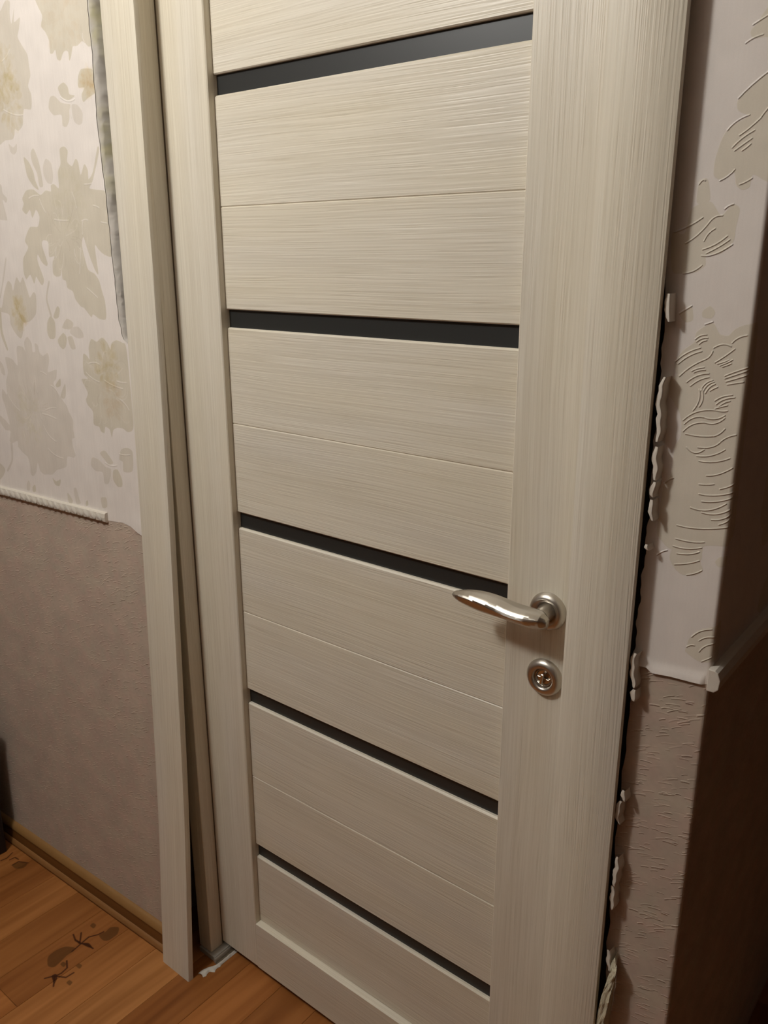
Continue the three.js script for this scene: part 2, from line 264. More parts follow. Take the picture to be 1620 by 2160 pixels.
const rightRidges = [
  [[1200, 0, 3.857], [[1380, 800, 1480, 690, 1640, 570], [1290, 1060, 1360, 970, 1470, 935], [1390, 1100, 1480, 1040, 1560, 960, 1], [1560, 960, 1600, 900, 1640, 860, 1], [1330, 1200, 1400, 1120, 1510, 1060], [1350, 1225, 1410, 1180, 1490, 1125], [1410, 1225, 1450, 1200, 1480, 1170], [1230, 1470, 1300, 1440, 1350, 1380], [1390, 1500, 1430, 1490, 1490, 1450], [1500, 200, 1560, 160, 1640, 110], [1440, 350, 1500, 300, 1580, 280], [1060, 1500, 1090, 1450, 1110, 1470], [1270, 1700, 1300, 1670, 1340, 1662], [860, 1890, 980, 1850, 1090, 1770], [950, 1980, 1060, 1920, 1150, 1800], [1150, 1800, 1190, 1750, 1250, 1755], [1090, 2030, 1200, 2000, 1290, 1920], [1120, 2060, 1230, 2010, 1310, 1950], [1080, 2080, 1170, 2100, 1330, 1990], [1100, 1960, 1130, 1890, 1190, 1860], [930, 2225, 1020, 2220, 1080, 2160]]],
  [[1200, 560, 3.857], [[900, 390, 950, 360, 1000, 330], [1110, 480, 1140, 470, 1170, 460], [1030, 600, 1070, 560, 1120, 565], [1040, 620, 1080, 585, 1130, 590], [1060, 640, 1090, 610, 1120, 610], [1330, 630, 1370, 580, 1450, 570], [1180, 670, 1260, 620, 1320, 660], [1190, 790, 1290, 730, 1350, 680], [1210, 800, 1260, 790, 1300, 770], [1230, 815, 1280, 800, 1330, 770], [1250, 825, 1290, 815, 1320, 800], [870, 780, 950, 700, 1070, 670], [890, 800, 980, 720, 1080, 700], [900, 900, 990, 810, 1110, 765], [1110, 765, 1150, 750, 1170, 700], [1000, 860, 1040, 835, 1100, 830], [1020, 870, 1060, 850, 1110, 850], [960, 950, 1040, 880, 1140, 880], [990, 980, 1060, 920, 1140, 910], [1060, 1050, 1090, 950, 1170, 935], [1090, 1030, 1120, 960, 1180, 950], [1110, 1040, 1140, 980, 1190, 965], [1150, 1020, 1180, 1000, 1210, 990], [1060, 1010, 1080, 1100, 1010, 1180], [1080, 1000, 1110, 1090, 1060, 1150], [1190, 1100, 1240, 1060, 1330, 1055], [1200, 1130, 1250, 1080, 1350, 1075], [1220, 1150, 1260, 1110, 1310, 1105], [1190, 1165, 1240, 1150, 1290, 1140], [1270, 900, 1330, 870, 1470, 830], [1270, 920, 1360, 890, 1480, 850], [1280, 945, 1370, 920, 1470, 890], [1290, 970, 1350, 960, 1420, 950], [930, 1260, 1030, 1160, 1200, 1180], [1200, 1180, 1250, 1195, 1290, 1185], [940, 1290, 1020, 1210, 1110, 1240], [1110, 1240, 1200, 1270, 1270, 1220], [930, 1350, 1000, 1270, 1110, 1280], [1110, 1280, 1200, 1310, 1270, 1240], [950, 1370, 1060, 1400, 1180, 1390], [1180, 1390, 1230, 1380, 1270, 1330], [1050, 1480, 1180, 1500, 1240, 1430], [1240, 1430, 1290, 1390, 1360, 1380], [1040, 1550, 1160, 1570, 1270, 1500], [1060, 1590, 1180, 1620, 1310, 1570], [1120, 1710, 1210, 1720, 1330, 1650], [1060, 1780, 1120, 1790, 1180, 1780], [1230, 1820, 1290, 1810, 1350, 1780], [1060, 1860, 1180, 1890, 1340, 1850], [1080, 1920, 1200, 1940, 1340, 1890], [990, 1970, 1130, 2030, 1280, 1940], [1080, 2010, 1200, 2050, 1310, 1990], [1160, 2070, 1250, 2080, 1320, 2030], [780, 1770, 810, 1740, 850, 1730], [960, 1480, 1020, 1560, 1100, 1500], [1220, 2110, 1270, 2100, 1310, 2070]]],
  [[1200, 1100, 3.857], [[720, 270, 760, 240, 800, 235], [850, 200, 960, 240, 1080, 215], [880, 260, 980, 280, 1060, 250], [860, 350, 980, 350, 1060, 320], [960, 435, 1030, 430, 1080, 400], [880, 30, 1050, 80, 1300, 50], [1000, 940, 1060, 880, 1160, 880], [1060, 970, 1120, 930, 1190, 950], [1060, 1060, 1100, 1000, 1190, 1000], [1080, 1140, 1130, 1120, 1160, 1110], [960, 1020, 990, 1000, 1020, 1010], [870, 140, 1000, 180, 1100, 170]]],
];
{
  const at = (o, x, y) => { const p = onZ(o[0] + x / o[2], o[1] + y / o[2], ZR); return [(p.x - RX0) / RW * 390, (1 - (p.y - RY0) / RH) * 2040]; };
  for (const [o, polys] of rightPrint) for (const poly of polys) {
    const pts = []; for (let i = 0; i < poly.length; i += 2) pts.push(at(o, poly[i], poly[i + 1]));
    rp.g.fillStyle = `rgb(${tones.printR})`; smoothPath(rp.g, pts); rp.g.fill(); rp.h.fillStyle = 'rgb(140,140,140)'; smoothPath(rp.h, pts); rp.h.fill();
  }
  rp.h.lineCap = 'round';
  for (const [o, ls] of rightRidges) for (const l of ls) {
    const a = at(o, l[0], l[1]), b = at(o, l[2], l[3]), c = at(o, l[4], l[5]);
    for (const [st, w] of [['rgb(165,165,165)', 3.6], ['rgb(215,215,215)', 2.2], ['rgb(245,245,245)', 1.1]]) { rp.h.strokeStyle = st; rp.h.lineWidth = w; rp.h.beginPath(); rp.h.moveTo(...a); rp.h.quadraticCurveTo(...b, ...c); rp.h.stroke(); }
  }
}
mottle(rp.c, 5, 2); mottle(rp.b, 4, 3);
M.paperRight = new THREE.MeshStandardMaterial({ map: canvasTex(rp.c, true), bumpMap: canvasTex(rp.b), bumpScale: 0.0021, roughness: 0.8, side: THREE.DoubleSide });

// lower paper: dusky beige with short slanting scratches in relief, tile 0.3 m
{
  const S = 600, c = document.createElement('canvas'); c.width = c.height = S; const h = c.getContext('2d'); h.fillStyle = 'rgb(110,110,110)'; h.fillRect(0, 0, S, S); h.lineCap = 'round';
  for (let i = 0; i < 900; i++) {
    const x = rnd() * S, y = rnd() * S, L = 8 + rnd() * 26, a = -0.32 + (rnd() - 0.5) * 0.5, q = 90 + rnd() * 130;
    for (const ox of [0, -S]) for (const oy of [0, -S]) { h.strokeStyle = `rgba(${q},${q},${q},0.55)`; h.lineWidth = 1.5 + rnd() * 2; h.beginPath(); h.moveTo(x + ox, y + oy); h.quadraticCurveTo(x + ox + L * 0.5 * Math.cos(a), y + oy + L * 0.5 * Math.sin(a) - 2, x + ox + L * Math.cos(a), y + oy + L * Math.sin(a)); h.stroke(); }
  }
  const bump = canvasTex(c); bump.repeat.set(1 / 0.3, 1 / 0.3);
  const map = dataTex(300, 300, (u, v) => { const n = vnoise(u * 8, v * 10, 8, 10, 41) - 0.5, f = vnoise(u * 60, v * 70, 60, 70, 42) - 0.5, r = vnoise(u * 18, v * 20, 18, 20, 43) - 0.5; return [190 + 12 * n + 8 * f + 7 * r, 172 + 12 * n + 8 * f - 2 * r, 156 + 10 * n + 8 * f]; }, true);
  map.repeat.set(1 / 0.3, 1 / 0.3);
  M.dado = new THREE.MeshStandardMaterial({ map, bumpMap: bump, bumpScale: 0.0026, roughness: 0.85, side: THREE.DoubleSide });
}

// ---------------------------------------------------------------- floor: boards laid away from the door wall
const FX0 = -1.27, FZ0 = -0.12, FS = 1.7;
{
  const S = 1700, c = document.createElement('canvas'); c.width = c.height = S; const g = c.getContext('2d'); const im = g.createImageData(S, S), d = im.data;
  for (let j = 0; j < S; j++) for (let i = 0; i < S; i++) {
    const x = i / S, z = j / S, col = Math.floor(x * FS / 0.095);
    const zz = z + hash2(col, 3, 50);
    const w = 0.01 * (vnoise(zz * 6, x * 20, 64, 64, 51) - 0.5);
    const n = vnoise(zz * 5, (x + w) * 90, 128, 256, 52) * 0.5 + vnoise(zz * 12, (x + w) * 260, 128, 512, 53) * 0.3 + vnoise(zz * 3, x * 9, 64, 64, 54) * 0.5 - 0.65;
    const k = (j * S + i) * 4; d[k] = 168 + 62 * n; d[k + 1] = 112 + 54 * n; d[k + 2] = 62 + 42 * n; d[k + 3] = 255;
  }
  g.putImageData(im, 0, 0);
  const at = (x, y) => { const p = onY(x / 5.4, 1760 + y / 5.4, 0); return [(p.x - FX0) / FS * S, (p.z - FZ0) / FS * S]; };
  g.lineCap = 'round';
  const line = (a, w, col) => { g.strokeStyle = col; g.lineWidth = w; g.beginPath(); for (let i = 0; i < a.length; i += 2) { const p = at(a[i], a[i + 1]); i ? g.lineTo(...p) : g.moveTo(...p); } g.stroke(); };
  const blob = (a, col) => { const pts = []; for (let i = 0; i < a.length; i += 2) pts.push(at(a[i], a[i + 1])); g.fillStyle = col; smoothPath(g, pts); g.fill(); };
  const dk = 'rgba(62,30,14,0.75)', soft = 'rgba(80,54,26,0.52)';
  blob([540, 1430, 560, 1380, 640, 1320, 740, 1280, 850, 1290, 820, 1340, 760, 1380, 700, 1440, 620, 1510, 550, 1500], soft);
  blob([1130, 1150, 1200, 1110, 1260, 1060, 1350, 1060, 1340, 1130, 1250, 1200, 1180, 1210], soft);
  blob([140, 350, 200, 320, 310, 330, 270, 380, 180, 390], soft);
  for (const a of [[820, 1335, 900, 1265, 1010, 1170, 1120, 1140, 1180, 1110], [835, 1140, 860, 1210, 910, 1235], [925, 1120, 915, 1200, 905, 1240], [910, 1240, 1000, 1260, 1060, 1300], [760, 1440, 765, 1520, 700, 1580, 640, 1610], [510, 1640, 620, 1612, 750, 1630, 840, 1575], [620, 1620, 610, 1730], [10, 300, 80, 270, 140, 210], [110, 290, 170, 262, 210, 285], [140, 350, 210, 310, 320, 325]]) line(a, 3.4, dk);
  for (const [x, y] of [[1060, 1040], [900, 1500], [790, 1690], [720, 1480]]) blob([x - 32, y, x, y - 30, x + 34, y - 6, x + 6, y + 30], soft);
  blob([590, 1610, 640, 1590, 650, 1640, 620, 1700, 600, 1660], dk); blob([850, 1190, 900, 1215, 930, 1245, 890, 1240], dk); blob([930, 1240, 1010, 1240, 1050, 1290, 990, 1280], dk);
  const map = canvasTex(c, true); map.repeat.set(1 / FS, 1 / FS);
  M.floor = new THREE.MeshPhysicalMaterial({ map, roughness: 0.42, specularIntensity: 0.5 });
}
const floor = tag(mesh('floor', new THREE.BoxGeometry(XH - XL, 0.05, ZH - ZF).translate((XH + XL) / 2, -0.033, (ZH + ZF) / 2), M.plaster), 'brown wood-look floor with a dark curling plant print', 'floor', 'structure');
{
  const variants = [0xffffff, 0xf3ece4, 0xe2d6ca, 0xfff4ea].map((c) => { const m = M.floor.clone(); m.color = new THREE.Color(c); return m; });
  const wd = 0.095;
  const plank = (i, z0, z1, k) => {
    const x0 = FX0 + i * wd, g = cbox(x0 + 0.0002, x0 + wd - 0.0002, -0.008, 0, z0 + 0.0003, z1 - 0.0003, 0.0006), p = g.attributes.position, uv = new Float32Array(p.count * 2);
    for (let q = 0; q < p.count; q++) { uv[2 * q] = p.getX(q) - FX0; uv[2 * q + 1] = FS - (p.getZ(q) - FZ0); }
    g.setAttribute('uv', new THREE.BufferAttribute(uv, 2)); g.userData = { k }; return g;
  };
  const rest = [[], [], [], []];
  for (let i = Math.floor((XL - FX0) / wd); FX0 + i * wd < XH; i++) {
    let z = FX0 + i * wd > XC - 0.1 ? ZF : -0.12, cut = -0.12 + 0.25 + 0.75 * hash2(i, 9, 61); while (cut - 0.95 > z + 0.1) cut -= 0.95;
    while (z < ZH) {
      const z1 = Math.min(cut, ZH), k = Math.floor(hash2(i, Math.round(z * 50), 62) * 4), g = plank(i, z, z1, k);
      if (i >= 0 && i < 14 && z < 1.2) mesh('plank', g, variants[k], floor); else rest[k].push(g);
      z = z1; cut = z1 + 0.95;
    }
  }
  rest.forEach((gs, k) => { const m = mesh('plank_field', mergeGeometries(gs), variants[k], floor); m.userData.kind = 'stuff'; });
}

// ---------------------------------------------------------------- walls and ceiling
const wallLeft = tag(mesh('wall_left', sheet(30, 40, (s, t) => { const y = t * Y_TOP, x = lerp(XL, -0.255, s); return [x, y, wallZ(x, y) - 0.0012, x, y]; }), M.plaster), 'papered wall left of the door, pale flowers above and plain beige below', 'wall', 'structure');
wallLeft.geometry = mergeGeometries([wallLeft.geometry.toNonIndexed(), new THREE.BoxGeometry(-0.26 - XL, Y_TOP, 0.13).translate((XL - 0.26) / 2, Y_TOP / 2, -0.06).toNonIndexed(),
  sheet(1, 20, (s, t) => { const y = t * Y_TOP; return [-0.255, y, lerp(wallZ(-0.255, y) - 0.0012, 0, s), s * 0.05, y]; }).toNonIndexed()]);
const edgeTab = [[180, -80], [183, 0], [193, 100], [199, 180], [205, 260], [213, 330], [224, 420], [236, 540], [246, 630], [250, 676], [256, 694], [257, 712], [275, 730]].map(([u, v]) => { const p = onWall(u, v); return [p.y, p.x]; }).reverse();
edgeTab.unshift([0, -0.196], [edgeTab[0][0] - 0.02, -0.196]);
edgeTab.push([2.5, edgeTab[edgeTab.length - 1][1]]);
const edgeL = (y) => interp(edgeTab, y) + (y > 1.26 ? 0.0006 * Math.sin(y * 90) + 0.0007 * Math.sin(y * 233) : 0);
const botTab = [[0, 1033], [228, 1098], [262, 1103], [285, 1118], [297, 1130]].map(([u, v]) => { const p = onWall(u, v); return [p.x, p.y]; });
botTab.unshift([XL - 0.1, botTab[0][1] - 0.012]);
const botL = (x) => interp(botTab, x);
mesh('wallpaper', sheet(130, 150, (s, t) => {
  const xb = lerp(XL, -0.2, s), y = lerp(botL(xb), Y_TOP, t), x = lerp(XL, edgeL(y), s);
  const lift = 0.004 * sstep(-0.245, -0.2, x) * sstep(0.985, 0.955, y) + 0.0003 * sstep(-0.02, 0, x - edgeL(y));
  return [x, y, wallZ(x, y) + lift, (x - LX0) / LW, (y - LY0) / LH];
}), M.paperLeft, wallLeft);
mesh('dado_paper', sheet(80, 30, (s, t) => {
  const xb = lerp(XL, -0.196, s), y = lerp(0, botL(xb) + 0.006, t);
  const x = lerp(XL, -0.196 - 0.0075 * sstep(0.80, 0.86, y) * sstep(0.95, 0.89, y), s);
  return [x, y, wallZ(x, y) - 0.0006, x, y];
}), M.dado, wallLeft);
// bare plaster and mounting foam in the slot between paper and casing
{
  const foamC = [0.47, 0.43, 0.25], plC = [0.50, 0.465, 0.42];
  const g = sheet(30, 300, (s, t) => {
    const y = lerp(0, 2.3, t), deep = sstep(1.17, 1.24, y), lump = vnoise(s * 9, y * 40, 64, 512, 71) - 0.5, lump2 = vnoise(s * 16, y * 110, 64, 512, 72) - 0.5;
    const x = lerp(-0.262, -0.15, s), e = x - Math.min(edgeL(y), -0.207) + 0.006 * lump;
    const z = wallZ(x, y) - lerp(0.005, 0.0008, deep) - deep * (0.006 * sstep(0.002, 0.012, e) + 0.06 * clamp((e - 0.011) / 0.015, 0, 1)) + deep * sstep(0.003, 0.012, e) * (0.005 * lump + 0.004 * lump2);
    return [x, y, z, x, y];
  });
  const p = g.attributes.position, col = new Float32Array(p.count * 3);
  for (let i = 0; i < p.count; i++) {
    const y = p.getY(i), x = p.getX(i), n = vnoise(x * 90, y * 34, 64, 512, 73) * 0.7 + vnoise(x * 260, y * 120, 256, 512, 75) * 0.3, f = 0.8 * clamp(sstep(0.4, 0.72, n) * (sstep(1.5, 1.62, y)) * sstep(-0.245, -0.232, x), 0, 1);
    const q = 0.85 + 0.3 * vnoise(x * 200, y * 160, 512, 1024, 74);
    for (let k = 0; k < 3; k++) col[3 * i + k] = lerp(plC[k], foamC[k], f) * q;
  }
  g.setAttribute('color', new THREE.BufferAttribute(col, 3));
  const m = mesh('foam_filler', g, new THREE.MeshStandardMaterial({ vertexColors: true, roughness: 0.95, side: THREE.DoubleSide, bumpMap: plasterBump, bumpScale: 0.001 }), wallLeft);
  m.userData.label = 'bare plaster and yellow mounting foam beside the casing';
}

// right of the door: short wall with an outer corner and a return running away into the dark
const edgeRT = [[1440, -60], [1440, 0], [1404, 560], [1401, 620], [1397, 715], [1385, 819], [1379, 897], [1370, 1000], [1364, 1078], [1357, 1152], [1343, 1281], [1332, 1385], [1327, 1463], [1312, 1593], [1299, 1704], [1291, 1807], [1284, 1885], [1276, 1989], [1271, 2093], [1262, 2200]].map(([u, v]) => { const p = onZ(u + 6 * sstep(500, 800, v), v, ZR); return [p.y, p.x]; }).reverse();
edgeRT.unshift([0, edgeRT[0][1]]); edgeRT.push([2.5, 0.74]);
const edgeR = (y) => interp(edgeRT, y) + (y < 1.36 ? 0.0011 * Math.sin(y * 120) + 0.0008 * Math.sin(y * 310) : 0);
const RET = -1.55;
const wallRight = tag(mesh('wall_right', mergeGeometries([
  new THREE.BoxGeometry(0.075, Y_TOP, 0.12).translate(0.7995, Y_TOP / 2, ZR - 0.0015 - 0.06).toNonIndexed(),
  new THREE.BoxGeometry(0.10, Y_TOP, RET * -1).translate(XC - 0.0015 - 0.05, Y_TOP / 2, RET / 2 - 0.02).toNonIndexed()]), M.plaster), 'narrow papered wall right of the door, turning an outer corner into the dark', 'wall', 'structure');
// path of the paper: along the face, round the corner, back along the return
const RC = 0.005;
function rightPath(y, q) {       // q metres from the wall's left edge
  const x0 = edgeR(y), a = XC - RC - x0;
  if (q <= a) return [x0 + q, ZR, x0 + q];
  const arc = RC * Math.PI / 2;
  if (q <= a + arc) { const w = (q - a) / RC; return [XC - RC + RC * Math.sin(w), ZR - RC + RC * Math.cos(w), x0 + q]; }
  return [XC, ZR - RC - (q - a - arc), x0 + q];
}
const qOf = (s, y) => { const a = XC - RC - edgeR(y), arc = RC * Math.PI / 2; if (s < 0.5) return a * s / 0.5; if (s < 0.7) return a + arc * (s - 0.5) / 0.2; return a + arc + (-RET - 0.05) * (s - 0.7) / 0.3; };
const botRT = [[1340, 1400], [1352, 1412], [1390, 1419], [1440, 1432], [1480, 1442], [1505, 1446]].map(([u, v]) => { const p = onZ(u, v, ZR + 0.002); return [p.x, p.y]; });
const botR = (x) => interp(botRT, x);
mesh('wallpaper', sheet(60, 160, (s, t) => {
  const xb = clamp(lerp(0.735, XC, s / 0.6), 0.735, XC), y = lerp(botR(xb), Y_TOP, t * t * 0.6 + t * 0.4), [x, z, w] = rightPath(y, qOf(s, y));
  const lip = 0.0035 * sstep(0.016, 0, y - botR(xb)) * (s < 0.5 ? 1 : 0) + 0.004 * sstep(0.018, 0, x - edgeR(y)) * (0.3 + 0.7 * vnoise(y * 30, 1, 256, 8, 81)) * (s < 0.5 && y < 1.36 ? 1 : 0);
  return [x, y, z + lip, (w - RX0) / RW, (y - RY0) / RH];
}), M.paperRight, wallRight);
mesh('dado_paper', sheet(60, 60, (s, t) => { const xb = clamp(lerp(0.735, XC, s / 0.6), 0.735, XC), y = lerp(0, botR(xb) + 0.012, t), [x, z, w] = rightPath(y, qOf(s, y)); return [x, y, z - 0.0006 - (s > 0.5 ? 0 : 0) + 0.003 * sstep(0.015, 0, x - edgeR(y)) * vnoise(y * 40, 2, 256, 8, 82) * (s < 0.5 ? 1 : 0), w, y]; }), M.dado, wallRight);
// torn paper edges lifting along the casing
M.torn = new THREE.MeshStandardMaterial({ color: 0xd6cdc0, roughness: 0.9, side: THREE.DoubleSide, bumpMap: plasterBump, bumpScale: 0.001 });
for (const [v0, v1, off, wdt, lift] of [[618, 676, 0.003, 0.006, 0.012], [790, 925, 0.002, 0.006, 0.0125], [935, 1004, 0.002, 0.006, 0.012], [1008, 1040, 0.002, 0.005, 0.0115], [1045, 1088, 0.001, 0.005, 0.012], [1138, 1150, 0.001, 0.005, 0.012], [1365, 1436, 0.0, 0.006, 0.012], [1440, 1464, 0.002, 0.007, 0.011], [1650, 1672, 0.003, 0.006, 0.012], [1674, 1722, 0.0, 0.006, 0.0115], [1788, 1850, 0.003, 0.006, 0.0125], [1852, 1900, 0.001, 0.006, 0.0115], [1985, 2026, 0.002, 0.006, 0.0105]]) {
  const ya = onZ(1300, v0, ZR).y, U = 1452 - 0.0925 * v0 + 10; const y0 = onZ(U, v0, ZR).y, y1 = onZ(1452 - 0.0925 * v1 + 10, v1, ZR).y;
  const g = sheet(8, 14, (s, t) => {      // rises off the wall, then its torn lip lies over towards the casing
    const y = lerp(y0, y1, t), e = edgeR(y), taper = Math.pow(Math.sin(Math.PI * clamp(t * 0.9 + 0.07, 0, 1)), 0.4), jag = 0.0016 * (vnoise(y * 300, 3, 1024, 8, 83) - 0.5), top = (lift + 0.0022) * (0.9 + 0.1 * taper);
    const r = s < 0.4 ? s / 0.4 : 1, l = s < 0.4 ? 0 : (s - 0.4) / 0.6;
    return [e + off + 0.0075 + 0.0015 * (1 - r) - l * wdt * 0.95 * taper + jag * l, y, ZR + 0.0008 + top * Math.sin(r * Math.PI / 2) - 0.001 * l * l, s * 0.02, y];
  });
  mesh('torn_paper_edge', g, M.torn, wallRight);
}
// the large crumpled flap low down
{
  const line = [[1303, 2008], [1301, 2030], [1299, 2055], [1296, 2085], [1290, 2120], [1283, 2160], [1276, 2200]], free = [[1296, 2022], [1302, 2040], [1299, 2062], [1291, 2090], [1284, 2120], [1275, 2155], [1266, 2195]];
  const g = sheet(14, 30, (s, t) => {      // rises off the wall, then a crumpled lip folds back towards the casing
    const k = t * (line.length - 1), i = Math.min(line.length - 2, Math.floor(k)), f = k - i, px = (a, j) => lerp(a[i][j], a[i + 1][j], f);
    const up = 0.021 * Math.pow(Math.sin(Math.PI * clamp(0.16 + t * 0.62, 0, 1)), 0.7), nz = vnoise(s * 5, t * 13, 32, 64, 85) - 0.5, wide = 3 + 19 * Math.pow(Math.sin(Math.PI * clamp(0.05 + t * 0.8, 0, 1)), 0.8);
    const h = onZ(px(line, 0), px(line, 1), ZR + 0.0005), e = onZ(px(free, 0), px(free, 1), ZR + up), l = onZ(px(free, 0) - wide, px(free, 1) + 8, ZR + up - 0.002);
    const p = s < 0.35 ? h.clone().lerp(e, s / 0.35) : e.clone().lerp(l, (s - 0.35) / 0.65);
    return [p.x + 0.0015 * nz, p.y + 0.001 * nz, p.z + 0.005 * nz * (s > 0.35 ? 1 : s), s * 0.1, t * 0.2];
  });
  mesh('torn_paper_flap', g, new THREE.MeshStandardMaterial({ color: 0xc9c2a8, roughness: 0.9, side: THREE.DoubleSide, bumpMap: plasterBump, bumpScale: 0.002 }), wallRight);
}
tag(mesh('wall_top', new THREE.BoxGeometry(1.04, 0.43, 0.13).translate(0.27, 2.285, -0.03), M.paint), 'plain wall above the door', 'wall', 'structure');
// the rest of the hallway carries the same two papers
M.paperPlain = new THREE.MeshStandardMaterial({ color: 0xe0d8d0, roughness: 0.85 });
function hallWall(name, label, x0, x1, z0, z1, face) {
  const w = tag(mesh(name, new THREE.BoxGeometry(x1 - x0, Y_TOP, z1 - z0).translate((x0 + x1) / 2, Y_TOP / 2, (z0 + z1) / 2), M.paperPlain), label, 'wall', 'structure');
  const t = 0.003, bx = face === 'x+' ? [x1, x1 + t, z0, z1] : face === 'x-' ? [x0 - t, x0, z0, z1] : face === 'z+' ? [x0, x1, z1, z1 + t] : [x0, x1, z0 - t, z0];
  mesh('dado_paper', metreUV(new THREE.BoxGeometry(bx[1] - bx[0], 0.95, bx[3] - bx[2]).translate((bx[0] + bx[1]) / 2, 0.475, (bx[2] + bx[3]) / 2), face[0] === 'x' ? 'z' : 'x'), M.dado, w);
}
hallWall('wall_back', 'papered hallway wall opposite the door', XL, XH, ZH, ZH + 0.1, 'z-');
hallWall('wall_side', 'papered hallway end wall on the hinge side of the door', XL - 0.1, XL, -0.2, ZH, 'x+');
hallWall('wall_far', 'papered wall at the far end of the passage', XC, XH, ZF - 0.1, ZF, 'z+');
hallWall('wall_end', 'papered wall on the far side of the passage', XH, XH + 0.1, ZF, ZH, 'x-');
tag(mesh('wall_behind', new THREE.BoxGeometry(XC - XL, Y_TOP, 0.1).translate((XC + XL) / 2, Y_TOP / 2, -1.6), M.paperPlain), 'papered wall of the room behind the door', 'wall', 'structure');
tag(mesh('ceiling', new THREE.BoxGeometry(XH - XL + 0.2, 0.08, ZH - ZF + 0.2).translate((XH + XL) / 2, Y_TOP + 0.04, (ZH + ZF) / 2), new THREE.MeshStandardMaterial({ color: 0xe6e2d8, roughness: 0.9 })), 'plain white ceiling', 'ceiling', 'structure');

// ---------------------------------------------------------------- door frame and casings
const frame = group('door_frame', 'bleached wood door frame set back behind the casings', 'door frame', 'structure');
function jamb(side) {
  const x = side < 0 ? -0.1112 : 0.668, o = side < 0 ? -1 : 1, gs = [];
  const bx = (a, b, y0, y1, z0, z1) => metreUV(cbox(Math.min(a, b), Math.max(a, b), y0, y1, z0, z1, 0.001), 'y', side < 0 ? 0.3 : 0.7, 0.15);
  gs.push(bx(x + o * 0.0138, x + o * 0.038, 0.012, 2.06, -0.1, 0.0456), bx(x, x + o * 0.015, 0.012, 2.06, 0.0142, 0.0456));
  return mergeGeometries(gs);
}
mesh('jamb', jamb(-1), M.wood, frame); mesh('jamb', jamb(1), M.wood, frame);
mesh('head', metreUV(cbox(-0.1112, 0.668, 2.012, 2.06, -0.1, 0.0456, 0.001), 'x'), M.wood, frame);
mesh('seal', new THREE.BoxGeometry(0.004, 1.98, 0.0022).translate(-0.1124, 1.012, 0.0141), M.rubber, frame);
const casingProfile = (CT, CW) => [[0, -CT], [0, -0.002], [-0.0006, -0.0006], [-0.002, 0], [-CW + 0.003, 0], [-CW + 0.0009, -0.0009], [-CW, -0.003], [-CW, -CT]];
const stL = []; for (let i = 0; i <= 40; i++) { const y = 2.1 * i / 40; stL.push({ y, x: interp(casingX, y), z: interp(casingZ, y) }); }
for (let k = 0; k < 3; k++) for (let i = 1; i < 40; i++) { stL[i].z = (stL[i - 1].z + 2 * stL[i].z + stL[i + 1].z) / 4; stL[i].x = (stL[i - 1].x + 2 * stL[i].x + stL[i + 1].x) / 4; }
tag(mesh('trim_1', sweepUp(stL, casingProfile(0.0122, 0.087), 1, 0.2), M.wood), 'flat pale wood casing left of the door, standing off the wall at its foot', 'door casing', 'structure');
const stR = []; for (let i = 0; i <= 20; i++) { const y = 2.1 * i / 20; stR.push({ y, x: lerp(0.7478, 0.7500, y / 2.1) , z: 0.0612 }); }
tag(mesh('trim_2', sweepUp(stR, casingProfile(0.0075, 0.0825), 1, 0.55), M.wood), 'flat pale wood casing right of the door, next to torn wallpaper', 'door casing', 'structure');
tag(mesh('trim_3', metreUV(cbox(-0.19, 0.75, 2.012, 2.1, 0.047, 0.0595, 0.002), 'x'), M.wood), 'flat pale wood casing above the door', 'door casing', 'structure');

